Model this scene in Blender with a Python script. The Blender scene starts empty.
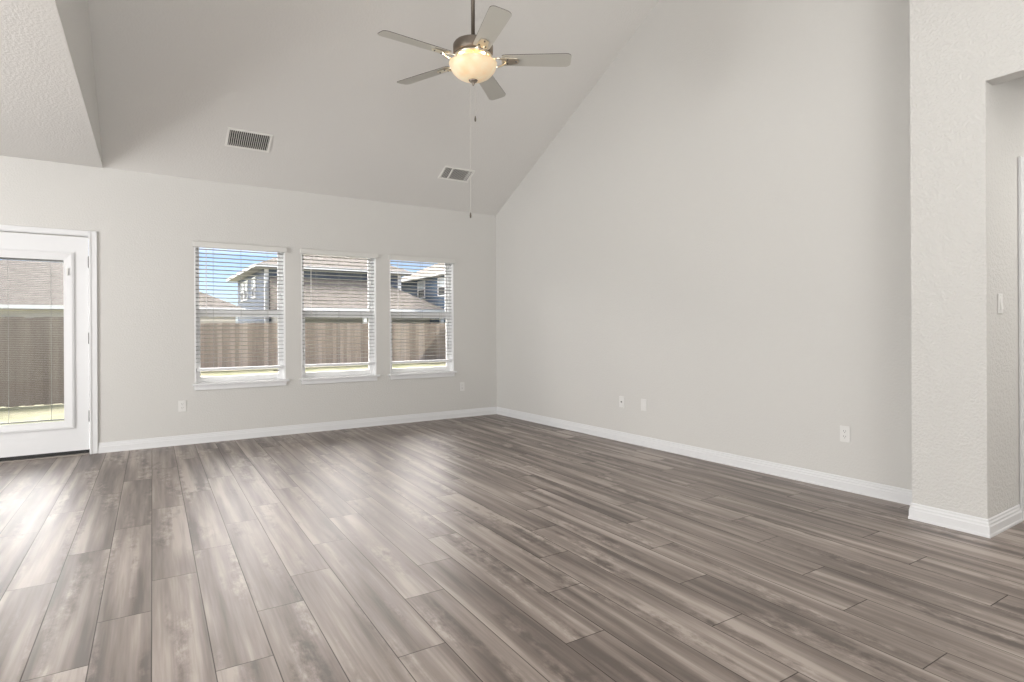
import bpy, bmesh, math, random
from mathutils import Vector, Matrix
random.seed(7)
sc = bpy.context.scene
C = sc.collection
R = math.radians

# ------------------------------------------------------------------ camera
cam = bpy.data.cameras.new('camera')
cam.sensor_width = 36; cam.lens = 578 / 1024 * 36
cam.shift_y = -11.5 / 1024
cam.clip_end = 500
co = bpy.data.objects.new('camera', cam); C.objects.link(co)
co.matrix_world = Matrix.Translation((-4.221, -6.834, 1.17)) @ Matrix.Rotation(R(-33.256), 4, 'Z') @ Matrix.Rotation(R(90), 4, 'X') @ Matrix.Rotation(R(-0.28), 4, 'Z')
sc.camera = co

# ------------------------------------------------------------------ sky, sun, lamps, exposure
vs = sc.view_settings
vs.view_transform = 'Standard'; vs.look = 'None'; vs.gamma = 1; vs.exposure = 0.06; vs.use_curve_mapping = False
w = bpy.data.worlds.new('sky'); sc.world = w; w.use_nodes = True
nt = w.node_tree; nt.nodes.clear()
wo = nt.nodes.new('ShaderNodeOutputWorld'); bg = nt.nodes.new('ShaderNodeBackground')
sky = nt.nodes.new('ShaderNodeTexSky'); sky.sky_type = 'NISHITA'; sky.sun_disc = False
SUN = Vector((0.50, -0.60, 0.62)).normalized()          # direction towards the sun
sky.sun_elevation = math.asin(SUN.z); sky.sun_rotation = math.atan2(SUN.x, SUN.y)
sky.air_density = 1.0; sky.dust_density = 0.6; sky.ozone_density = 2.5
tc = nt.nodes.new('ShaderNodeTexCoord'); nz = nt.nodes.new('ShaderNodeTexNoise'); mp = nt.nodes.new('ShaderNodeMapping')
mp.inputs['Scale'].default_value = (2.2, 2.2, 9)
nz.inputs['Scale'].default_value = 1.6; nz.inputs['Detail'].default_value = 6
rp = nt.nodes.new('ShaderNodeValToRGB'); rp.color_ramp.elements[0].position = .5; rp.color_ramp.elements[1].position = .78
mx = nt.nodes.new('ShaderNodeMix'); mx.data_type = 'RGBA'; mx.inputs[7].default_value = (6.2, 6.6, 7.4, 1)
nt.links.new(tc.outputs['Generated'], mp.inputs['Vector']); nt.links.new(mp.outputs[0], nz.inputs['Vector'])
nt.links.new(nz.outputs['Fac'], rp.inputs[0]); nt.links.new(rp.outputs[0], mx.inputs[0])
# bright band added above the visible northern sky to light room and floor
sx = nt.nodes.new('ShaderNodeSeparateXYZ'); nt.links.new(tc.outputs['Generated'], sx.inputs[0])
mr = nt.nodes.new('ShaderNodeMapRange'); mr.interpolation_type = 'SMOOTHSTEP'; mr.inputs[1].default_value = .115; mr.inputs[2].default_value = .20
nt.links.new(sx.outputs[2], mr.inputs[0])
my = nt.nodes.new('ShaderNodeMapRange'); my.interpolation_type = 'SMOOTHSTEP'; my.inputs[1].default_value = .05; my.inputs[2].default_value = .45
nt.links.new(sx.outputs[1], my.inputs[0])
mm = nt.nodes.new('ShaderNodeMath'); mm.operation = 'MULTIPLY'; nt.links.new(mr.outputs[0], mm.inputs[0]); nt.links.new(my.outputs[0], mm.inputs[1])
mx2 = nt.nodes.new('ShaderNodeMix'); mx2.data_type = 'RGBA'; mx2.inputs[7].default_value = (142, 133, 130, 1)
nt.links.new(mm.outputs[0], mx2.inputs[0]); nt.links.new(mx.outputs[2], mx2.inputs[6])
tint = nt.nodes.new('ShaderNodeMix'); tint.data_type = 'RGBA'; tint.blend_type = 'MULTIPLY'; tint.inputs[0].default_value = 1; tint.inputs[7].default_value = (1.45, 1.5, 1.95, 1)
nt.links.new(sky.outputs[0], tint.inputs[6]); nt.links.new(tint.outputs[2], mx.inputs[6]); nt.links.new(mx2.outputs[2], bg.inputs[0]); nt.links.new(bg.outputs[0], wo.inputs[0])
bg.inputs[1].default_value = 0.12
sl = bpy.data.lights.new('sun', 'SUN'); sl.energy = 3.6; sl.angle = R(0.6); sl.color = (1, .95, .87)
so = bpy.data.objects.new('sun', sl); C.objects.link(so); so.rotation_euler = (-SUN).to_track_quat('-Z', 'Y').to_euler()

def area(name, loc, aim, sx, sy, power, col=(1, 1, 1)):
    l = bpy.data.lights.new(name, 'AREA'); l.shape = 'RECTANGLE'; l.size = sx; l.size_y = sy; l.energy = power; l.color = col
    o = bpy.data.objects.new(name, l); C.objects.link(o); o.location = loc
    o.rotation_euler = (Vector(aim) - Vector(loc)).to_track_quat('-Z', 'Z').to_euler(); return o
# added fill lamps behind the camera and in the hallway, no seen sources
area('great_room_high_fill', (-2.6, -10.6, 4.35), (-2.0, -5, 3.0), 4.0, 1.1, 35, (1, .985, .97))
area('great_room_rear_fill', (-4.15, -10.6, 1.7), (-2.8, -4, 9.0), 2.2, 2.2, 170, (1, .985, .97))
area('kitchen_side_fill', (-9.0, -3.2, 1.6), (0, -2.9, 2.6), 3.6, 1.8, 325, (1, 1, 1))
area('kitchen_ceiling_fill', (-6.9, -7.0, 2.70), (-6.9, -6.999, 0), 3.0, 3.0, 40, (1, .98, .95))
area('kitchen_up_fill', (-8.15, -6.5, .5), (-8.15, -6.499, 3), 1.7, 4.5, 110, (1, .985, .96))
area('great_room_up_fill', (-4.0, -9.0, .5), (-4.0, -8.9, 3), 1.7, 2.6, 140, (1, .985, .96))
area('hallway_fill', (1.1, -6.6, 2.7), (1.1, -6.599, 0), .6, .6, 32, (1, .97, .92))
for px, pw, pz, ph in ((-3.236, .90, 1.33, 1.45), (-2.17, .89, 1.33, 1.45), (-1.108, .89, 1.33, 1.45), (-5.03, .55, 1.09, 1.53)):
    o = area('window_portal', (px, .17, pz), (px, -1, pz), pw, ph, 1); o.data.cycles.is_portal = True

# ------------------------------------------------------------------ materials
def mat(name, col, rough=.6, metal=0, spec=.5, **kw):
    m = bpy.data.materials.new(name); m.use_nodes = True
    b = m.node_tree.nodes['Principled BSDF']
    b.inputs['Base Color'].default_value = (*col, 1); b.inputs['Roughness'].default_value = rough
    b.inputs['Metallic'].default_value = metal; b.inputs['Specular IOR Level'].default_value = spec
    for k, v in kw.items(): b.inputs[k].default_value = v
    return m
def N(m, t): return m.node_tree.nodes.new(t)
def L(m, a, b): m.node_tree.links.new(a, b)
def bsdf(m): return m.node_tree.nodes['Principled BSDF']
def bump(m, h, strength, dist=.01):
    b = N(m, 'ShaderNodeBump'); b.inputs['Strength'].default_value = strength; b.inputs['Distance'].default_value = dist
    L(m, h, b.inputs['Height']); L(m, b.outputs[0], bsdf(m).inputs['Normal'])
def noise(m, scale, detail=4, vec=None, rough=.5):
    n = N(m, 'ShaderNodeTexNoise'); n.inputs['Scale'].default_value = scale; n.inputs['Detail'].default_value = detail; n.inputs['Roughness'].default_value = rough
    if vec is None:
        t = N(m, 'ShaderNodeTexCoord'); vec = t.outputs['Object']
    L(m, vec, n.inputs['Vector']); return n.outputs['Fac']
def ramp(m, f, stops):
    r = N(m, 'ShaderNodeValToRGB'); e = r.color_ramp.elements
    while len(e) < len(stops): e.new(.5)
    for q, (p, c) in zip(e, stops): q.position = p; q.color = (*c, 1)
    L(m, f, r.inputs[0]); return r.outputs[0]
def math_(m, op, a, b=None, c=None):
    n = N(m, 'ShaderNodeMath'); n.operation = op
    for i, v in enumerate((a, b, c)):
        if v is None: continue
        if isinstance(v, (int, float)): n.inputs[i].default_value = v
        else: L(m, v, n.inputs[i])
    return n.outputs[0]

def wall_paint(name, col, scale=70, st=.18):
    m = mat(name, col, .75, spec=.3)
    f = noise(m, scale, 3); bump(m, ramp(m, f, [(.42, (0, 0, 0)), (.62, (1, 1, 1))]), st, .004); return m
M = {}
M['wall'] = wall_paint('greige_wall_paint', (.60, .592, .572))
M['texture_wall'] = wall_paint('orange_peel_wall_paint', (.60, .592, .572), 62, .5)
M['ceiling'] = wall_paint('ceiling_paint', (.68, .67, .65), 60, .2)
M['white'] = mat('white_trim_paint', (.70, .705, .715), .35)
M['vinyl'] = mat('white_vinyl', (.86, .865, .87), .4)
M['valance'] = mat('off_white_valance', (.62, .615, .59), .45)
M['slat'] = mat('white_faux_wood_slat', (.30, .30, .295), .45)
M['plastic'] = mat('white_plastic', (.70, .695, .68), .35)
M['plastic_dark'] = mat('dark_plug_slots', (.12, .11, .10), .5)
M['black'] = mat('black_rubber', (.015, .015, .015), .6)
M['dark_void'] = mat('duct_interior', (.03, .03, .03), .9)
M['vent'] = mat('white_vent_metal', (.78, .77, .74), .4)
M['nickel'] = mat('brushed_nickel', (.27, .235, .20), .5, .9)
M['bronze'] = mat('dark_pewter_metal', (.13, .11, .09), .45, .7)
M['bright_nickel'] = mat('polished_nickel', (.80, .74, .62), .3, 1)
M['chain'] = mat('chain_metal', (.62, .6, .56), .4, .6)
M['blade'] = mat('silver_grey_blade', (.50, .49, .45), .33, .0, .6)
M['blade_edge'] = mat('dark_blade_edge', (.09, .08, .07), .5)
M['hinge'] = mat('satin_hinge_metal', (.14, .135, .13), .45, 1)
M['threshold'] = mat('aluminium_threshold', (.42, .38, .35), .4, .5)

def glass_mat():
    m = bpy.data.materials.new('window_glass'); m.use_nodes = True; t = m.node_tree; t.nodes.clear()
    o = t.nodes.new('ShaderNodeOutputMaterial'); tr = t.nodes.new('ShaderNodeBsdfTransparent'); g = t.nodes.new('ShaderNodeBsdfGlossy')
    g.inputs['Roughness'].default_value = .02; tr.inputs[0].default_value = (.96, .97, .97, 1)
    f = t.nodes.new('ShaderNodeFresnel'); f.inputs[0].default_value = 1.45; x = t.nodes.new('ShaderNodeMixShader')
    t.links.new(f.outputs[0], x.inputs[0]); t.links.new(tr.outputs[0], x.inputs[1]); t.links.new(g.outputs[0], x.inputs[2]); t.links.new(x.outputs[0], o.inputs[0])
    return m
M['glass'] = glass_mat()

def bowl_mat():
    m = bpy.data.materials.new('frosted_alabaster_glass'); m.use_nodes = True; b = bsdf(m)
    f = noise(m, 14, 5); col = ramp(m, f, [(.3, (.82, .60, .36)), (.7, (.85, .72, .52))])
    L(m, col, b.inputs['Base Color']); b.inputs['Roughness'].default_value = .35
    L(m, col, b.inputs['Emission Color']); b.inputs['Emission Strength'].default_value = .25
    return m
M['bowl'] = bowl_mat()

def floor_mat():
    m = mat('grey_brown_wood_planks', (.2, .17, .15), .3, spec=.7)
    g = N(m, 'ShaderNodeNewGeometry'); s = N(m, 'ShaderNodeSeparateXYZ'); L(m, g.outputs['Position'], s.inputs[0])
    a = R(1.36); W = .1868; LEN = 1.28
    u = math_(m, 'SUBTRACT', math_(m, 'MULTIPLY', s.outputs[0], math.cos(a)), math_(m, 'MULTIPLY', s.outputs[1], math.sin(a)))
    v = math_(m, 'MULTIPLY', math_(m, 'ADD', math_(m, 'MULTIPLY', s.outputs[0], math.sin(a)), math_(m, 'MULTIPLY', s.outputs[1], math.cos(a))), -1)
    ur = math_(m, 'DIVIDE', math_(m, 'ADD', u, 3.878), W)
    row = math_(m, 'FLOOR', ur); fu = math_(m, 'FRACT', ur)
    wn = N(m, 'ShaderNodeTexWhiteNoise'); wn.noise_dimensions = '1D'; L(m, row, wn.inputs['W'])
    off = math_(m, 'ADD', math_(m, 'SUBTRACT', .859 - .04, math_(m, 'MULTIPLY', row, .347)), math_(m, 'MULTIPLY', wn.outputs['Value'], .08))
    vr = math_(m, 'DIVIDE', math_(m, 'SUBTRACT', v, off), LEN)
    col = math_(m, 'FLOOR', vr); fv = math_(m, 'FRACT', vr)
    cv = N(m, 'ShaderNodeCombineXYZ'); L(m, row, cv.inputs[0]); L(m, col, cv.inputs[1])
    w2 = N(m, 'ShaderNodeTexWhiteNoise'); w2.noise_dimensions = '3D'; L(m, cv.outputs[0], w2.inputs['Vector'])
    pid = w2.outputs['Value']
    def pv(su, sv, k):    # noise space stretched along the plank, shifted for every plank
        c = N(m, 'ShaderNodeCombineXYZ')
        L(m, math_(m, 'MULTIPLY', u, su), c.inputs[0]); L(m, math_(m, 'MULTIPLY', v, sv), c.inputs[1])
        L(m, math_(m, 'MULTIPLY', pid, k), c.inputs[2]); return c.outputs[0]
    streak = noise(m, 1, 3, pv(15, .8, 57), .5)
    fine = noise(m, 1, 4, pv(120, 3.5, 31), .6)
    blot = noise(m, 1, 6, pv(22, 9, 83), .7)
    mark = noise(m, 1, 4, pv(9, 1.2, 19), .5)
    mk = ramp(m, mark, [(.52, (0, 0, 0)), (.62, (1, 1, 1))])
    val = math_(m, 'ADD', math_(m, 'MULTIPLY', streak, 1.08), math_(m, 'MULTIPLY', fine, .22))
    bl = math_(m, 'MULTIPLY', math_(m, 'MULTIPLY', math_(m, 'SUBTRACT', blot, .5), mk), 1.15)
    val = math_(m, 'ADD', val, bl)
    val = math_(m, 'ADD', val, math_(m, 'MULTIPLY', math_(m, 'SUBTRACT', pid, .5), .07))
    c = ramp(m, math_(m, 'SUBTRACT', val, .148), [(.30, (.082, .061, .050)), (.43, (.160, .126, .107)), (.55, (.240, .196, .170)), (.70, (.38, .325, .290))])
    # seams
    du = math_(m, 'MULTIPLY', math_(m, 'MINIMUM', fu, math_(m, 'SUBTRACT', 1, fu)), W)
    dv = math_(m, 'MULTIPLY', math_(m, 'MINIMUM', fv, math_(m, 'SUBTRACT', 1, fv)), LEN)
    d = math_(m, 'MINIMUM', du, dv)
    seam = math_(m, 'SMOOTH_MIN', math_(m, 'DIVIDE', d, .0030), 1, .1)
    mx = N(m, 'ShaderNodeMix'); mx.data_type = 'RGBA'; mx.inputs[6].default_value = (.02, .016, .013, 1)
    L(m, seam, mx.inputs[0]); L(m, c, mx.inputs[7]); L(m, mx.outputs[2], bsdf(m).inputs['Base Color'])
    L(m, math_(m, 'MULTIPLY', seam, 1.0), bsdf(m).inputs['Specular IOR Level'])
    L(m, math_(m, 'ADD', .38, math_(m, 'MULTIPLY', fine, .10)), bsdf(m).inputs['Roughness'])
    h = math_(m, 'ADD', seam, math_(m, 'MULTIPLY', fine, .12)); bump(m, h, .25, .002)
    return m
M['floor'] = floor_mat()

def siding(name, col, pitch=.2):
    m = mat(name, col, .7)
    g = N(m, 'ShaderNodeNewGeometry'); s = N(m, 'ShaderNodeSeparateXYZ'); L(m, g.outputs['Position'], s.inputs[0])
    f = math_(m, 'FRACT', math_(m, 'DIVIDE', s.outputs[2], pitch)); bump(m, f, .5, .03)
    return m
def shingles(name, a, b):
    m = mat(name, a, .9)
    f = noise(m, 3.0, 6); c = ramp(m, f, [(.3, a), (.7, b)]); L(m, c, bsdf(m).inputs['Base Color'])
    g = N(m, 'ShaderNodeNewGeometry'); s = N(m, 'ShaderNodeSeparateXYZ'); L(m, g.outputs['Position'], s.inputs[0])
    bump(m, math_(m, 'FRACT', math_(m, 'DIVIDE', s.outputs[2], .12)), .5, .03)
    return m
def fence_mat(name='weathered_cedar_boards', g3=((.36, .25, .17), (.55, .42, .31), (.72, .60, .47))):
    m = mat(name, (.5, .4, .3), .85)
    g = N(m, 'ShaderNodeNewGeometry'); s = N(m, 'ShaderNodeSeparateXYZ'); L(m, g.outputs['Position'], s.inputs[0])
    b = math_(m, 'FLOOR', math_(m, 'DIVIDE', math_(m, 'ADD', s.outputs[0], s.outputs[1]), .14))
    wn = N(m, 'ShaderNodeTexWhiteNoise'); wn.noise_dimensions = '1D'; L(m, b, wn.inputs['W'])
    mp = N(m, 'ShaderNodeMapping'); mp.inputs['Scale'].default_value = (8, 8, .8); L(m, g.outputs['Position'], mp.inputs[0])
    f = noise(m, 1.5, 5, mp.outputs[0])
    c = ramp(m, math_(m, 'ADD', math_(m, 'MULTIPLY', wn.outputs['Value'], .45), math_(m, 'MULTIPLY', f, .55)), [(.15, g3[0]), (.5, g3[1]), (.85, g3[2])])
    L(m, c, bsdf(m).inputs['Base Color']); return m
M['blue_siding'] = siding('slate_blue_siding', (.06, .085, .125))
M['blue_siding2'] = siding('deep_blue_siding', (.065, .115, .185))
M['beige_siding'] = siding('beige_siding', (.55, .5, .43))
M['roof'] = shingles('tan_shingles', (.115, .098, .08), (.185, .16, .135))
M['ext_white'] = mat('exterior_white_trim', (.82, .82, .80), .5)
M['ext_dark_glass'] = mat('dark_house_glass', (.02, .025, .03), .5)
M['ext_blind'] = mat('closed_blind_behind_glass', (.55, .6, .62), .4)
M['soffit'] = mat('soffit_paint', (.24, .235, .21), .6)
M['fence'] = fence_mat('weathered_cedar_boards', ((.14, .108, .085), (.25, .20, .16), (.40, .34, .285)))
M['dark_fence'] = fence_mat('shade_brown_boards', ((.085, .066, .05), (.13, .105, .082), (.175, .147, .118)))  # shade on the fence behind the door, put into the board colour
def grass_mat():
    m = mat('dry_pale_lawn', (.4, .4, .25), .95); f = noise(m, 1.2, 8)
    L(m, ramp(m, f, [(.35, (.15, .16, .075)), (.65, (.29, .27, .17))]), bsdf(m).inputs['Base Color']); return m
M['grass'] = grass_mat()
M['concrete'] = mat('patio_concrete', (.33, .32, .29), .9)

# ------------------------------------------------------------------ mesh helpers
def box(bm, x0, x1, y0, y1, z0, z1, bev=0):
    r = bmesh.ops.create_cube(bm, size=1)
    for v in r['verts']:
        v.co = Vector(((x0 + x1) / 2 + v.co.x * (x1 - x0), (y0 + y1) / 2 + v.co.y * (y1 - y0), (z0 + z1) / 2 + v.co.z * (z1 - z0)))
    if bev:
        es = list({e for v in r['verts'] for e in v.link_edges})
        bmesh.ops.bevel(bm, geom=es, offset=bev, segments=2, affect='EDGES', profile=.5)
def prism(bm, pts, vec):
    """closed prism: polygon pts (3D) swept by vec"""
    a = [bm.verts.new(p) for p in pts]; b = [bm.verts.new(Vector(p) + Vector(vec)) for p in pts]
    n = len(pts); bm.faces.new(a); bm.faces.new(b[::-1])
    for i in range(n): bm.faces.new((a[i], b[i], b[(i + 1) % n], a[(i + 1) % n]))
def tube(bm, p, q, r, seg=10, r2=None):
    p, q = Vector(p), Vector(q); d = q - p
    mt = Matrix.Translation((p + q) / 2) @ d.to_track_quat('Z', 'Y').to_matrix().to_4x4()
    bmesh.ops.create_cone(bm, cap_ends=True, segments=seg, radius1=r, radius2=r if r2 is None else r2, depth=d.length, matrix=mt)
def lathe(bm, prof, seg=40):
    rings = []
    for r, z in prof:
        if r < 1e-6: rings.append([bm.verts.new((0, 0, z))])
        else: rings.append([bm.verts.new((r * math.cos(2 * math.pi * i / seg), r * math.sin(2 * math.pi * i / seg), z)) for i in range(seg)])
    for a, b in zip(rings, rings[1:]):
        for i in range(seg):
            j = (i + 1) % seg
            if len(a) == 1 and len(b) == 1: continue
            if len(a) == 1: bm.faces.new((a[0], b[i], b[j]))
            elif len(b) == 1: bm.faces.new((a[i], b[0], a[j]))
            else: bm.faces.new((a[i], b[i], b[j], a[j]))
def obj(name, bm, m, parent=None, smooth=False):
    bmesh.ops.recalc_face_normals(bm, faces=bm.faces)
    me = bpy.data.meshes.new(name); bm.to_mesh(me); bm.free()
    if smooth:
        for p in me.polygons: p.use_smooth = True
    o = bpy.data.objects.new(name, me); C.objects.link(o)
    for mm in (m if isinstance(m, (list, tuple)) else [m]): me.materials.append(mm)
    if parent: o.parent = parent
    return o
def nb(): return bmesh.new()
def structure(o): o['kind'] = 'structure'; return o
def thing(name, label, cat, loc=(0, 0, 0), rot=(0, 0, 0), group=None):
    o = bpy.data.objects.new(name, None); C.objects.link(o); o.location = loc; o.rotation_euler = rot
    o.empty_display_size = .1
    tag(o, label, cat, group); return o
def tag(o, label, cat, group=None):
    o['label'] = label; o['category'] = cat
    if group: o['group'] = group
def root(name, loc=(0, 0, 0)):
    o = bpy.data.objects.new(name, None); C.objects.link(o); o.location = loc; o['kind'] = 'structure'; return o

# ------------------------------------------------------------------ room shell
def slope(y): return 2.752 - .537 * y
T = .16
XF0, XF1 = -4.456, -4.526            # fascia line between flat and vaulted ceiling
YR, ZR = -4.5, slope(-4.5)           # where the vault levels out
bm = nb(); box(bm, -9.2, 3.2, -11.2, 0.0, -.12, 0); structure(obj('floor', bm, M['floor']))
# back wall with window and door openings
WIN = [(-3.687, -2.785), (-2.614, -1.727), (-1.553, -.664)]
WZ0, WZ1 = .605, 2.10
DX0, DX1, DZ1 = -5.50, -4.565, 2.085
bm = nb()
xs = [-9.2, DX0, DX1] + [x for p in WIN for x in p] + [.0]
box(bm, -9.2, DX0, 0, T, -.1, 2.9); box(bm, DX0, DX1, 0, T, DZ1, 2.9); box(bm, DX1, WIN[0][0], 0, T, -.1, 2.9)
for i, (a, b) in enumerate(WIN):
    box(bm, a, b, 0, T, -.1, WZ0); box(bm, a, b, 0, T, WZ1, 2.9)
    box(bm, b, WIN[i + 1][0] if i < 2 else .2, 0, T, -.1, 2.9)
bmesh.ops.remove_doubles(bm, verts=bm.verts, dist=1e-5)
structure(obj('wall_back', bm, M['wall']))
bm = nb(); prism(bm, [(0, 0, 0), (0.068, -5.3, 0), (.3, -5.3, 0), (.3, .16, 0), (0, .16, 0)], (0, 0, 5.3)); structure(obj('wall_right', bm, M['wall']))
# hallway end: wall stub that juts into the room, with a return facing the camera
bm = nb()
box(bm, -.24, .34, -5.59, -5.19, 0, 5.3, .006)
bm.free(); bm = nb()
prism(bm, [(-.24, -5.217, 0), (-.24, -5.59, 0), (-.24, -5.59, 2.543), (-.24, -11, 2.543), (-.24, -11, 5.3), (-.24, -5.217, 5.3)], (.11, 0, 0))
box(bm, -.13, .34, -5.59, -5.217, 0, 5.3)
structure(obj('wall_column', bm, M['texture_wall']))
bm = nb(); box(bm, .34, 1.16, -5.59, -5.46, 2.14, 2.9); box(bm, 1.16, 2.4, -5.59, -5.46, 0, 2.9); structure(obj('wall_hallway', bm, M['wall']))
bm = nb(); box(bm, 2.4, 2.5, -11, -5.46, 0, 2.9); structure(obj('wall_hallway_side', bm, M['wall']))
bm = nb(); box(bm, -.13, 2.5, -11, -5.46, 2.75, 2.85); structure(obj('ceiling_hallway', bm, M['ceiling']))
bm = nb(); box(bm, -9.3, -9.2, -11.2, .16, 0, 2.9); structure(obj('wall_left', bm, M['wall']))
bm = nb(); box(bm, -9.3, 2.5, -11.2, -11, 0, 5.4); structure(obj('wall_rear', bm, M['wall']))
bm = nb()
prism(bm, [(-4.6, .16, slope(.16)), (-4.6, YR, ZR), (-4.6, -11.2, ZR), (-4.6, -11.2, ZR + .2), (-4.6, YR, ZR + .2), (-4.6, .16, slope(.16) + .2)], (4.95, 0, 0))
structure(obj('ceiling_vault', bm, M['ceiling']))
XE = XF0 + (XF1 - XF0) * 11.2 / 3.34
bm = nb(); prism(bm, [(-9.3, .16, 2.75), (XF0, .16, 2.75), (XE, -11.2, 2.75), (-9.3, -11.2, 2.75)], (0, 0, .12)); structure(obj('ceiling_flat', bm, M['ceiling']))
bm = nb()
def xf(y): return XF0 + (XF1 - XF0) * (-y) / 3.34
a = [(xf(y), y, z) for y, z in ((0, 2.7505), (0, 2.76), (YR, slope(YR) + .05), (-11.2, ZR + .05), (-11.2, 2.7505))]
prism(bm, a, (-.12, 0, 0))
structure(obj('wall_fascia', bm, M['ceiling']))
# room behind the hallway door
bm = nb()
box(bm, .1, 1.7, -3.3, -3.2, 0, 2.6); box(bm, 1.7, 1.8, -5.46, -3.2, 0, 2.6); box(bm, .1, .34, -5.19, -3.2, 0, 2.6); box(bm, .1, 1.8, -5.46, -3.2, 2.6, 2.7)
structure(obj('wall_bathroom', bm, M['wall']))

# baseboards: moulded profile swept along a line
PROF = [(0, 0), (.016, 0), (.016, .012), (.013, .018), (.013, .058), (.009, .066), (.009, .076), (.005, .084), (.005, .094), (0, .10)]
def baseboard(name, pts, side=1):
    """pts: wall-face polyline; the profile grows to the left of travel"""
    bm = nb(); P = [Vector((*p, 0)) for p in pts]; rings = []
    for i, p in enumerate(P):
        dirs = []
        if i > 0: dirs.append((P[i] - P[i - 1]).normalized())
        if i < len(P) - 1: dirs.append((P[i + 1] - P[i]).normalized())
        ns = [Vector((-d.y, d.x, 0)) * side for d in dirs]
        n = ns[0] if len(ns) == 1 else (ns[0] + ns[1]) / (1 + ns[0].dot(ns[1]))
        rings.append([bm.verts.new(p + n * (a + .0005) + Vector((0, 0, z))) for a, z in PROF])
    for a, b in zip(rings, rings[1:]):
        for i in range(len(PROF)):
            j = (i + 1) % len(PROF); bm.faces.new((a[i], a[j], b[j], b[i]))
    bm.faces.new(rings[0]); bm.faces.new(rings[-1][::-1])
    return structure(obj(name, bm, M['white']))
baseboard('baseboard_back', [(-.014, 0), (-4.504, 0)])
baseboard('baseboard_right', [(.067, -5.197), (0, 0)])
baseboard('baseboard_column', [(.257, -5.59), (-.24, -5.59), (-.24, -5.217), (.04, -5.217)])
baseboard('baseboard_left_of_door', [(-5.56, 0), (-9.19, 0)])
baseboard('baseboard_hallway', [(2.39, -5.59), (1.24, -5.59)])
baseboard('baseboard_bathroom', [(1.69, -3.30), (.35, -3.30)])

# ------------------------------------------------------------------ windows
for i, (a, b) in enumerate(WIN):
    wnd = root('window_%d' % (i + 1))
    # stool, apron, drywall liner
    bm = nb(); box(bm, a - .022, b + .034, -.032, .07, .600, .622, .004); obj('window_sill', bm, M['white'], wnd)
    bm = nb(); box(bm, a - .004, b + .004, -.017, -.0005, .552, .5995, .004); obj('apron', bm, M['white'], wnd)
    bm = nb(); box(bm, a + .0005, a + .012, .001, .075, .6225, WZ1 - .001); box(bm, b - .012, b - .0005, .001, .075, .6225, WZ1 - .001); box(bm, a + .0125, b - .0125, .001, .075, WZ1 - .012, WZ1 - .001)
    obj('window_liner', bm, M['vinyl'], wnd)
    # outer frame
    f0, f1 = a + .0005, b - .0005
    bm = nb()
    box(bm, f0, f0 + .035, .0755, .155, .6055, WZ1 - .001); box(bm, f1 - .035, f1, .0755, .155, .6055, WZ1 - .001)
    box(bm, f0 + .035, f1 - .035, .0755, .155, .6055, .637); box(bm, f0 + .035, f1 - .035, .0755, .155, WZ1 - .022, WZ1 - .001)
    obj('window_frame', bm, M['vinyl'], wnd)
    # upper sash (outer track) and lower sash (inner track)
    def sash(name, y0, y1, z0, z1, st, rb, rt):
        bm = nb(); g0, g1 = f0 + .0355, f1 - .0355
        box(bm, g0, g0 + st, y0, y1, z0, z1, .003); box(bm, g1 - st, g1, y0, y1, z0, z1, .003)
        box(bm, g0 + st, g1 - st, y0, y1, z0, z0 + rb, .003); box(bm, g0 + st, g1 - st, y0, y1, z1 - rt, z1, .003)
        s = obj(name, bm, M['vinyl'], wnd)
        bm = nb(); box(bm, g0 + st - .004, g1 - st + .004, (y0 + y1) / 2 - .002, (y0 + y1) / 2 + .002, z0 + rb - .004, z1 - rt + .004)
        obj('glass', bm, M['glass'], s)
        return s
    sash('upper_sash', .118, .145, 1.325, WZ1 - .023, .022, .06, .018)
    ls = sash('lower_sash', .084, .112, .638, 1.405, .026, .045, .082)
    bm = nb(); box(bm, (a + b) / 2 - .03, (a + b) / 2 + .03, .0765, 0.0835, 1.40, 1.4049, .001); obj('sash_lock', bm, M['vinyl'], ls)
    if i == 0:
        bm = nb(); box(bm, b - .115, b - .055, .078, .0835, .716, .728, .002); obj('vent_latch', bm, M['black'], ls)

# ------------------------------------------------------------------ horizontal blinds
def blind(a, b, label):
    t = thing('window_blind', label, 'blind', ((a + b) / 2, .035, .62), group='white horizontal blinds hung in the back wall windows')
    h = (b - a) / 2 - .016
    def o(name, bm, m, p=t): return obj(name, bm, m, p)
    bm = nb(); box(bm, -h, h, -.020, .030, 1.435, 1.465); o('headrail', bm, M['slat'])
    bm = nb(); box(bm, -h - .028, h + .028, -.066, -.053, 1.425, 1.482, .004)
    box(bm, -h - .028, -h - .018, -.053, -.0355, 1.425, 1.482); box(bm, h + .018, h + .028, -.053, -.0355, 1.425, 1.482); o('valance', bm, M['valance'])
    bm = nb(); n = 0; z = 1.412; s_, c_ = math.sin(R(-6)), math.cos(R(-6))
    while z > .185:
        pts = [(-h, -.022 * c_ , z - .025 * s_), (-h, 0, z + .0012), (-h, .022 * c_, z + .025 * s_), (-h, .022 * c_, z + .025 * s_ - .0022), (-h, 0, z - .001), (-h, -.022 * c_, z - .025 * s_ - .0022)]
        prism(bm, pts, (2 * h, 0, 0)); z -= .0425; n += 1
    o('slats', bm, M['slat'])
    bm = nb(); box(bm, -h, h, -.026, .026, .128, .158, .004); o('bottom_rail', bm, M['white'])
    for fx in (-.62, 0, .62):
        bm = nb(); tube(bm, (fx * h, -.0265, .156), (fx * h, -.0265, 1.436), .0010, 6); tube(bm, (fx * h, .0265, .156), (fx * h, .0265, 1.436), .0010, 6)
        o('ladder_cord', bm, M['slat'])
    bm = nb(); tube(bm, (-h * .78, -.034, .72), (-h * .78, -.034, 1.40), .0038, 8); o('tilt_wand', bm, M['plastic'])
    return t
blind(*WIN[0], 'white horizontal blind in the leftmost of the three windows, nearest the glass door')
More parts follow.
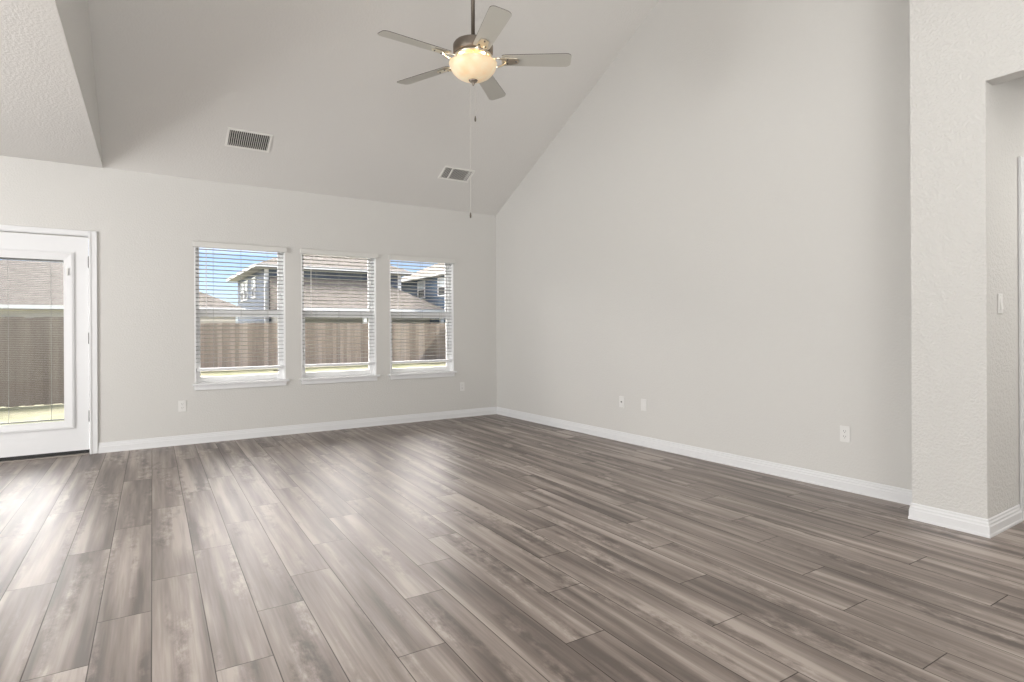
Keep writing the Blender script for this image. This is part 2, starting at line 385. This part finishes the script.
blind(*WIN[1], 'white horizontal blind in the middle one of the three windows')
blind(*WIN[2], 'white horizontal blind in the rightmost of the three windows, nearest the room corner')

# ------------------------------------------------------------------ glass patio door
d1 = root('door_1')
bm = nb()
# casing on the wall face, jambs in the opening
box(bm, -4.568, -4.506, -.018, -.0005, 0, 2.13, .004); box(bm, -5.56, -5.498, -.018, -.0005, 0, 2.13, .004); box(bm, -5.498, -4.568, -.018, -.0005, 2.082, 2.13, .004)
box(bm, -4.566, -4.556, -.024, -.018, 0, 2.13); 
obj('door_casing', bm, M['white'], d1)
bm = nb(); box(bm, -4.5715, -4.5655, .0, .155, 0, 2.084); box(bm, -5.4995, -5.4935, .0, .155, 0, 2.084); box(bm, -5.4935, -4.5715, .0, .155, 2.078, 2.084); obj('door_jamb', bm, M['white'], d1)
S0, S1, SZ0, SZ1 = -5.489, -4.576, .040, 2.071
G0, G1, GZ0, GZ1 = -5.308, -4.757, .325, 1.85
bm = nb(); y0, y1 = .03, .075
box(bm, S0, G0, y0, y1, SZ0, SZ1); box(bm, G1, S1, y0, y1, SZ0, SZ1); box(bm, G0, G1, y0, y1, SZ0, GZ0); box(bm, G0, G1, y0, y1, GZ1, SZ1)
slab = obj('door_slab', bm, M['white'], d1)
def lite(name, grow, y0, y1, wd, bev):
    bm = nb(); o0, o1, p0, p1 = G0 - grow, G1 + grow, GZ0 - grow, GZ1 + grow
    # mitred picture-frame moulding, highest near the outer edge
    prof = [(0, y1), (0, y1 - (y1 - y0) * .75), (wd * .22, y0), (wd * .5, y0 + .004), (wd * .8, y0 + (y1 - y0) * .5), (wd, y0 + (y1 - y0) * .6), (wd, y1)]
    rings = []
    for cx, cz, sx, sz in ((o0, p0, 1, 1), (o1, p0, -1, 1), (o1, p1, -1, -1), (o0, p1, 1, -1)):
        rings.append([bm.verts.new((cx + sx * d, y, cz + sz * d)) for d, y in prof])
    for k in range(4):
        a, b = rings[k], rings[(k + 1) % 4]
        for q in range(len(prof)):
            r = (q + 1) % len(prof); bm.faces.new((a[q], a[r], b[r], b[q]))
    return obj(name, bm, M['white'], d1)
lite('lite_frame', .07, .012, .0295, .078, 0)
bm = nb(); box(bm, G0, G1, .036, .040, GZ0, GZ1); box(bm, G0, G1, .066, .070, GZ0, GZ1); obj('glass', bm, M['glass'], d1)
bm = nb(); z = GZ1 - .03
while z > GZ0 + .03:
    prism(bm, [(G0 + .004, .047, z + .0006), (G0 + .004, .059, z - .0006), (G0 + .004, .059, z - .0013), (G0 + .004, .047, z - .0001)], (G1 - G0 - .008, 0, 0)); z -= .0165
bl = obj('enclosed_blind', bm, M['slat'], d1)
bm = nb(); box(bm, G0 + .004, G1 - .004, .045, .061, GZ1 - .024, GZ1 - .006); obj('headrail', bm, M['slat'], bl)
bm = nb(); box(bm, G0 + .004, G1 - .004, .045, .061, GZ0 + .012, GZ0 + .024); obj('bottom_rail', bm, M['slat'], bl)
for cx in (-4.86, -5.165):
    bm = nb(); tube(bm, (cx, .0442, GZ0 + .02), (cx, .0442, GZ1 - .02), .0018, 6); obj('ladder_cord', bm, M['slat'], bl)
bm = nb(); box(bm, -4.742, -4.728, .002, .0115, 1.70, 1.77, .002); obj('blind_slider', bm, M['plastic'], d1)
for z in (1.835, 1.105, .36):
    bm = nb(); tube(bm, (-4.572, .022, z - .05), (-4.572, .022, z + .05), .0075, 10)
    for q in (-.054, .05): tube(bm, (-4.572, .022, z + q), (-4.572, .022, z + q + .006), .006, 10)
    obj('hinge', bm, M['hinge'], d1, True)
bm = nb(); tube(bm, (-5.43, .03, .95), (-5.43, -.02, .95), .011, 12); tube(bm, (-5.43, -.022, .95), (-5.33, -.022, .945), .009, 12); tube(bm, (-5.43, .03, .95), (-5.43, .022, .95), .032, 20); obj('door_handle', bm, M['nickel'], d1, True)
bm = nb(); box(bm, -5.493, -4.572, .034, .072, .010, .0395); obj('door_sweep', bm, M['black'], d1)
bm = nb(); box(bm, -5.498, -4.566, -.012, .16, 0.0005, .007, .002); obj('threshold', bm, M['threshold'], d1)

# hallway doorway: casing around an open white door
d2 = root('door_2')
bm = nb(); box(bm, .258, .334, -5.608, -5.5905, 0, 2.20, .004); box(bm, 1.166, 1.226, -5.608, -5.5905, 0, 2.20, .004); box(bm, .334, 1.166, -5.608, -5.5905, 2.14, 2.20, .004)
obj('door_casing', bm, M['white'], d2)
bm = nb(); box(bm, .3405, .352, -5.61, -5.45, 0, 2.135); box(bm, 1.148, 1.1595, -5.61, -5.45, 0, 2.135); box(bm, .352, 1.148, -5.61, -5.45, 2.124, 2.1355); obj('door_jamb', bm, M['white'], d2)
bm = nb(); box(bm, 1.10, 1.14, -5.44, -4.66, .012, 2.12, .002); sl2 = obj('door_slab', bm, M['white'], d2)
bm = nb()
for z0, z1 in ((.25, .95), (1.1, 1.95)): box(bm, 1.094, 1.0995, -5.32, -4.78, z0, z1, .003)
obj('door_panel', bm, M['white'], sl2)

# ------------------------------------------------------------------ outlets and switch
def face_plate(name, label, cat, loc, rz, kind, group=None):
    t = thing(name, label, cat, loc, (0, 0, rz), group)      # local -Y points into the room
    bm = nb(); box(bm, -.0355, .0355, -.006, -.0005, -.058, .058, .003); obj('cover_plate', bm, M['plastic'], t)
    if kind == 'duplex':
        for z in (-.0195, .0195):
            bm = nb(); box(bm, -.0165, .0165, -.0082, -.0062, z - .0145, z + .0145, .001); r = obj('socket', bm, M['plastic'], t)
            bm = nb(); box(bm, -.0085, -.006, -.0090, -.0083, z - .002, z + .009); box(bm, .006, .0085, -.0090, -.0083, z - .001, z + .008); tube(bm, (0, -.0083, z - .008), (0, -.0090, z - .008), .0026, 8)
            obj('slots', bm, M['plastic_dark'], r)
    elif kind == 'coax':
        bm = nb(); tube(bm, (0, -.006, 0), (0, -.008, 0), .008, 6); tube(bm, (0, -.008, 0), (0, -.016, 0), .005, 12); obj('coax_jack', bm, M['hinge'], t)
    elif kind == 'blank':
        bm = nb(); box(bm, -.008, .008, -.0085, -.0062, -.010, .010, .001); obj('phone_jack', bm, M['plastic'], t)
    elif kind == 'switch':
        bm = nb(); box(bm, -.0165, .0165, -.0075, -.0062, -.0335, .0335, .0006); r = obj('rocker_frame', bm, M['plastic'], t)
        bm = nb(); prism(bm, [(-.0145, -.0076, -.031), (-.0145, -.0145, -.031), (-.0145, -.0085, .031), (-.0145, -.0076, .031)], (.029, 0, 0)); obj('rocker', bm, M['plastic'], r)
    for z in (-.048, .048) if kind != 'duplex' else (0,):
        bm = nb(); tube(bm, (0, -.006, z), (0, -.0075, z), .003, 10); obj('screw', bm, M['plastic'], t)
    return t
face_plate('power_outlet', 'white duplex outlet on the back wall between the glass door and the windows', 'outlet', (-3.80, 0, .40), 0, 'duplex', 'duplex power outlets')
face_plate('power_outlet', 'white duplex outlet on the back wall between the windows and the corner', 'outlet', (-.545, 0, .41), 0, 'duplex', 'duplex power outlets')
def rx(y): return -.0128 * y
face_plate('cable_outlet', 'white cable jack plate on the right wall, nearest the back corner', 'outlet', (rx(-2.43), -2.43, .412), R(-90) + .0128, 'coax')
face_plate('phone_outlet', 'white outlet plate just right of the cable jack plate on the long wall', 'outlet', (rx(-2.735), -2.735, .412), R(-90) + .0128, 'blank')
face_plate('power_outlet', 'white duplex outlet low on the long wall near the wall column', 'outlet', (rx(-4.67), -4.67, .407), R(-90) + .0128, 'duplex', 'duplex power outlets')
face_plate('light_switch', 'white rocker light switch on the side of the wall column by the hallway', 'light switch', (-.045, -5.59, 1.305), 0, 'switch')

# ------------------------------------------------------------------ ceiling vents on the slope
def vent(label, x, y, wx, wy, style):
    ang = math.atan(.537)
    t = thing('ceiling_vent', label, 'vent', (x, y, slope(y)), (-ang, 0, 0), 'ceiling vents')   # local -Z points into the room
    hx, hy = wx / 2, wy / 2; f = .022
    bm = nb()
    for a in ((-hx, hx, -hy, -hy + f), (-hx, hx, hy - f, hy), (-hx, -hx + f, -hy + f, hy - f), (hx - f, hx, -hy + f, hy - f)): box(bm, *a, -.010, -.0005, .002)
    obj('frame', bm, M['vent'], t)
    bm = nb(); box(bm, -hx + f, hx - f, -hy + f, hy - f, -.0025, -.0008); obj('duct_opening', bm, M['dark_void'], t)
    bm = nb(); n = 20
    for k in range(n):
        xx = -hx + f + (k + .5) * (2 * hx - 2 * f) / n
        lean = (.003 if style == 0 else .0055) if k < 17 or style == 0 else -.002
        prism(bm, [(xx - lean, -hy + f, -.0085), (xx - lean + .0022, -hy + f, -.0085), (xx + lean + .0022, -hy + f, -.003), (xx + lean, -hy + f, -.003)], (0, 2 * hy - 2 * f, 0))
    obj('louvers', bm, M['vent'], t)
    if style:
        bm = nb(); xx = -hx + f + (2 * hx - 2 * f) * .27; box(bm, xx - .007, xx + .007, -hy + f, hy - f, -.011, -.003); obj('divider_bar', bm, M['vent'], t)
vent('white louvered vent on the sloped ceiling above the left window', -3.247, -.59, .41, .25, 0)
vent('white louvered vent with a divider bar, on the sloped ceiling near the back corner', -.918, -.583, .41, .22, 1)

# ------------------------------------------------------------------ ceiling fan
FX, FY, FZ = -2.275, -3.40, 3.025
fan = thing('ceiling_fan', 'five-blade ceiling fan with nickel housing and lit frosted bowl light', 'ceiling fan', (FX, FY, FZ))
bm = nb(); lathe(bm, [(0, .10), (.095, .10), (.126, .093), (.136, .078), (.136, .03), (.128, .018), (.11, .010), (0, .010)], 48); obj('motor_housing', bm, M['nickel'], fan, True)
bm = nb(); lathe(bm, [(0, .009), (.128, .009), (.132, .0), (.116, -.010), (.075, -.014), (.070, -.040), (0, -.040)], 48); obj('switch_housing', bm, M['bright_nickel'], fan, True)
top = slope(FY) - FZ
bm = nb(); tube(bm, (0, 0, .10), (0, 0, top - .02), .0135, 20); obj('downrod', bm, M['bronze'], fan, True)
bm = nb(); lathe(bm, [(0, .10), (.032, .10), (.03, .13), (.014, .14), (0, .14)], 24); obj('rod_coupler', bm, M['nickel'], fan, True)
bm = nb(); lathe(bm, [(0, top - .09), (.03, top - .09), (.062, top - .05), (.066, top + .01), (0, top + .01)], 32); obj('canopy', bm, M['nickel'], fan, True)
def blade_bm():
    bm = nb(); n = 10; th = .004; r0, r1 = .195, .667; top_, bot = [], []
    out = [(r0, -.050), (r0 + .02, -.056)] + [(r0 + .02 + (r1 - .06 - r0) * k / 6, -.056 - .012 * k / 6) for k in range(1, 7)]
    cr = .035
    arc = [(r1 - cr + cr * math.sin(a), -(.068 - cr) - cr * math.cos(a)) for a in [math.pi / 2 * k / 6 for k in range(7)]]
    half = out + arc; loop = half + [(x, -y) for x, y in half[::-1]]
    pit = R(-12)
    pts = [Vector((x, y * math.cos(pit), y * math.sin(pit) - .022)) for x, y in loop]
    prism(bm, pts, (0, 0, th)); return bm
bang = [181.5, 255.0, 327.0, 43.0, 113.6]
for k, a in enumerate(bang):
    rot = Matrix.Rotation(R(a), 4, 'Z')
    bm = blade_bm(); bm.transform(rot); bl_ = obj('blade', bm, [M['blade'], M['blade_edge']], fan)
    for p in bl_.data.polygons:
        if abs(p.normal.z) < .5: p.material_index = 1
    # scrolled blade iron: two arms, a plate and screws
    bm = nb(); pit = R(-12)
    def pt(x, y, dz=0): return Vector((x, y * math.cos(pit), y * math.sin(pit) - .0295 + dz))
    for s in (-1, 1):
        prev = None
        for q in range(9):
            f = q / 8; x = .105 + .12 * f; y = s * (.012 + .034 * math.sin(math.pi * min(1, f * 1.05)) + .0 * f)
            p = pt(x, y, -.010 + .006 * f)
            if prev is not None: tube(bm, prev, p, .0062, 8)
            prev = p
    prism(bm, [pt(.215, -.036, .0), pt(.30, -.026, .0), pt(.315, 0, .0), pt(.30, .026, .0), pt(.215, .036, .0)], (0, 0, .005))
    bm.transform(rot); ir = obj('blade_iron', bm, M['bright_nickel'], bl_)
    for x, y in ((.235, -.022), (.235, .022), (.293, 0)):
        bm = nb(); tube(bm, pt(x, y, -.004), pt(x, y, .001), .0055, 10); bm.transform(rot); obj('screw', bm, M['hinge'], bl_)
# bowl light
prof = []
RB, HB = .160, .108
for k in range(19):
    a = math.pi / 2 * k / 18; prof.append((RB * math.sin(a) ** .92, -.050 - HB * math.cos(a) ** 1.15))
prof[0] = (0, -.050 - HB); prof.append((RB + .004, -.046)); 
inner = [(r * .965, z + .004) for r, z in prof[:-1]][::-1]
bm = nb(); lathe(bm, prof + inner[:-1] + [(0, inner[-1][1])], 56); bowl = obj('light_bowl', bm, M['bowl'], fan, True)
bm = nb(); lathe(bm, [(0, -.150), (.024, -.152), (.031, -.157), (.026, -.166), (.012, -.173), (.009, -.184), (.006, -.192), (0, -.195)], 24); obj('finial', bm, M['nickel'], fan, True)
for k in range(3):
    a = R(60 + 120 * k); bm = nb(); tube(bm, (.062 * math.cos(a), .062 * math.sin(a), -.036), (.095 * math.cos(a), .095 * math.sin(a), -.060), .016, 12); obj('lamp_socket', bm, M['bright_nickel'], fan, True)
    l = bpy.data.lights.new('fan_bulb', 'POINT'); l.energy = .55; l.color = (1, .80, .50); l.shadow_soft_size = .02
    o = bpy.data.objects.new('fan_bulb', l); C.objects.link(o); o.location = (FX + .118 * math.cos(a), FY + .118 * math.sin(a), FZ - .056)
for (cx, cy, zl) in ((.008, -.012, -.43), (-.02, .01, -1.085)):
    bm = nb(); tube(bm, (cx, cy, zl + .03), (cx, cy, -.196 if zl > -.6 else -.165), .0011, 6)
    z = zl + .03
    ch = obj('pull_chain', bm, M['chain'], fan)
    bm = nb(); bm2 = [(0, zl - .012), (.0055, zl - .006), (.0065, zl + .008), (.004, zl + .024), (0, zl + .032)]
    lathe(bm, bm2, 12); bm.transform(Matrix.Translation((cx, cy, 0))); obj('pull_fob', bm, M['bronze'], ch, True)

# ------------------------------------------------------------------ outside: lawn, fence, houses
bm = nb(); box(bm, -60, 70, .165, 90, -.40, -.25); o = obj('lawn', bm, M['grass']); structure(o)
bm = nb(); box(bm, -9.5, -4.0, .17, 3.2, -.249, -.06); structure(obj('patio_slab', bm, M['concrete']))
def fence(name_label, p, q, z0=-.24, z1=1.45, m=None):
    p, q = Vector((*p, 0)), Vector((*q, 0)); d = q - p; Ln = d.length
    t = thing('wooden_fence', name_label, 'fence', (p.x, p.y, z0), (0, 0, math.atan2(d.y, d.x)), 'backyard fence runs')
    m = m or M['fence']; h = z1 - z0; bm = nb(); x = 0; k = 0
    while x < Ln - .05:
        box(bm, x + .0008, min(x + .1392, Ln), 0, .018, random.uniform(0, .02), h + random.uniform(-.012, .012)); x += .14
    obj('boards', bm, m, t)
    for z in (.25, .9, 1.5):
        bm = nb(); box(bm, 0, Ln, .0185, .055, z, z + .09); obj('rail', bm, m, t)
    x = .05
    while x < Ln - .1:
        bm = nb(); box(bm, x, x + .09, .0555, .145, 0, h - .05); obj('post', bm, m, t); x += 2.44
    return t
fence('tan wooden privacy fence across the back of the yard, seen through all three windows', (-4.5, 16), (12.0, 16))
fence('wooden privacy fence with shade painted into its brown, close behind the glass door', (-13.5, 7.4), (-4.62, 7.4), m=M['dark_fence'])
fence('wooden privacy side fence hidden between the door and the first window, linking the other runs', (-4.6, 7.55), (-4.6, 15.85))

def house_win(parent, axis, fixed, u, z0, z1, wd, half_dark=True):
    """window on a wall: axis 'x' wall faces -X at x=fixed (u runs along y); axis 'y' wall faces -Y"""
    def bx(bm, u0, u1, d0, d1, a, b):
        if axis == 'x': box(bm, fixed - d1, fixed - d0, u0, u1, a, b)
        else: box(bm, u0, u1, fixed - d1, fixed - d0, a, b)
    t = .10; bm = nb()
    bx(bm, u, u + wd, .001, .07, z0, z0 + t); bx(bm, u, u + wd, .001, .07, z1 - t, z1); bx(bm, u, u + t, .001, .07, z0 + t, z1 - t); bx(bm, u + wd - t, u + wd, .001, .07, z0 + t, z1 - t)
    zm = (z0 + z1) / 2; bx(bm, u + t, u + wd - t, .001, .06, zm - .04, zm + .04)
    w_ = obj('window', bm, M['ext_white'], parent)
    bm = nb(); bx(bm, u + t, u + wd - t, .001, .02, z0 + t, zm - .04); obj('lower_pane', bm, M['ext_dark_glass'], w_)
    bm = nb(); bx(bm, u + t, u + wd - t, .001, .02, zm + .04, z1 - t); obj('upper_pane', bm, M['ext_blind'], w_)
def hip_roof(name, parent, x0, x1, y0, y1, z, rise, m, over=.45, inset=None):
    x0 -= over; x1 += over; y0 -= over; y1 += over
    W_, D_ = x1 - x0, y1 - y0; k = inset if inset is not None else min(W_, D_) / 2
    bm = nb()
    if W_ >= D_: a, b = (x0 + k, (y0 + y1) / 2), (x1 - k, (y0 + y1) / 2)
    else: a, b = ((x0 + x1) / 2, y0 + k), ((x0 + x1) / 2, y1 - k)
    v = [bm.verts.new(p) for p in ((x0, y0, z), (x1, y0, z), (x1, y1, z), (x0, y1, z))]
    A, B = bm.verts.new((*a, z + rise)), bm.verts.new((*b, z + rise + .0001))
    if W_ >= D_: fs = [(v[0], v[1], B, A), (v[1], v[2], B), (v[2], v[3], A, B), (v[3], v[0], A)]
    else: fs = [(v[0], v[1], A), (v[1], v[2], B, A), (v[2], v[3], B), (v[3], v[0], A, B)]
    for f in fs: bm.faces.new(f)
    bm.faces.new(v[::-1])
    r = obj(name, bm, m, parent)
    bm = nb()
    box(bm, x0 - .05, x1 + .05, y0 - .05, y0, z - .16, z + .03); box(bm, x0 - .05, x1 + .05, y1, y1 + .05, z - .16, z + .03)
    box(bm, x0 - .05, x0, y0, y1, z - .16, z + .03); box(bm, x1, x1 + .05, y0, y1, z - .16, z + .03)
    obj('fascia', bm, M['ext_white'], r)
    bm = nb(); box(bm, x0, x1, y0, y1, z - .19, z - .16); obj('soffit', bm, M['soffit'], r)
    return r

# two-storey slate blue house
A = thing('neighbor_house', 'two-storey slate blue house with tan hip roof behind the fence, left and middle windows', 'house', (3.65, 37, -.25))
hA = root  # keep helper name
def P(o, parent): o.parent = parent; o.matrix_parent_inverse = Matrix.Translation(-parent.location); return o
def house_part(name, bm, m, parent): return P(obj(name, bm, m), parent)
bm = nb(); box(bm, 3.65, 13.8, 37, 50, -.25, 5.62); house_part('walls', bm, M['blue_siding'], A)
ra = hip_roof('roof', None, 3.65, 13.8, 37, 50, 5.8, 2.6, M['roof'], over=.75); P(ra, A)
bm = nb(); prism(bm, [(3.60, 36.95, -.2), (3.85, 36.95, -.2), (3.85, 36.999, -.2), (3.649, 36.999, -.2), (3.649, 37.2, -.2), (3.60, 37.2, -.2)], (0, 0, 5.8)); house_part('corner_trim', bm, M['ext_white'], A)
bm = nb(); box(bm, 13.60, 13.85, 36.95, 36.999, -.2, 5.61); house_part('corner_trim', bm, M['ext_white'], A)
def hw(parent, *a):
    before = set(C.objects); house_win(None, *a)
    for o in set(C.objects) - before:
        if o.parent is None: P(o, parent)
hw(A, 'x', 3.65, 40.7, 3.7, 5.3, 1.6); hw(A, 'x', 3.65, 44.4, 3.7, 5.3, 1.6); hw(A, 'x', 3.65, 46.3, 3.7, 5.3, 1.6)
# lower porch roof on its front
bm = nb()
x0, x1, yf, yw, ze, zt = 3.9, 15.4, 32.0, 36.98, 2.66, 4.98
v = [(x0, yf, ze), (x1, yf, ze), (x1 - 3.2, yw, zt), (x0, yw, zt)]
vv = [bm.verts.new(p) for p in v]; lo = [bm.verts.new((x0, yf, ze - .02)), bm.verts.new((x1, yf, ze - .02)), bm.verts.new((x1, yw, ze - .02)), bm.verts.new((x0, yw, ze - .02))]
bm.faces.new(vv); bm.faces.new(lo[::-1]); bm.faces.new((vv[0], lo[0], lo[1], vv[1])); bm.faces.new((vv[1], lo[1], lo[2], vv[2])); bm.faces.new((vv[2], lo[2], lo[3], vv[3])); bm.faces.new((vv[3], lo[3], lo[0], vv[0]))
pr = house_part('porch_roof', bm, M['roof'], A)
bm = nb(); box(bm, x0 - .05, x1 + .05, yf - .06, yf - .001, ze - .2, ze + .03); house_part('porch_fascia', bm, M['ext_white'], A)
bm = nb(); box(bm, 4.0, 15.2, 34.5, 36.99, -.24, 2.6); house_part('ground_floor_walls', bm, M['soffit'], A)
for px in (4.1, 9.2, 15.1):
    bm = nb(); box(bm, px - .12, px + .12, yf + .1, yf + .34, -.24, 2.6); house_part('porch_post', bm, M['ext_white'], A)

# second blue house, right
B_ = thing('neighbor_house', 'deeper blue two-storey house behind the fence, seen in the rightmost window', 'house', (15.7, 30, -.25))
bm = nb(); box(bm, 15.7, 27, 27, 42.5, -.25, 5.32); house_part('walls', bm, M['blue_siding2'], B_)
P(hip_roof('roof', None, 15.7, 27, 27, 42.5, 5.5, 3.0, M['roof']), B_)
hw(B_, 'x', 15.7, 36.4, 3.75, 5.2, 1.4); hw(B_, 'x', 15.7, 32.6, 3.75, 5.2, 1.4)
# one-storey house, left
D_ = thing('neighbor_house', 'low one-storey beige house with tan roof seen through the door and leftmost window', 'house', (-7, 33, -.25))
bm = nb(); box(bm, -16, 1.15, 32.9, 43.6, -.25, 2.37); house_part('walls', bm, M['beige_siding'], D_)
P(hip_roof('roof', None, -16, 1.15, 32.9, 43.6, 2.55, 2.9, M['roof']), D_)
# neighbour on the right of the yard, out of view, whose eave shades the fence
E_ = thing('side_house', 'one-storey beige house at the right of the yard', 'house', (14, 9, -.25))
bm = nb(); box(bm, 9.0, 18, 4, 15.4, -.25, 2.85); house_part('walls', bm, M['beige_siding'], E_)
P(hip_roof('roof', None, 9.0, 18, 4, 15.4, 3.0, 2.3, M['roof'], over=.4), E_)
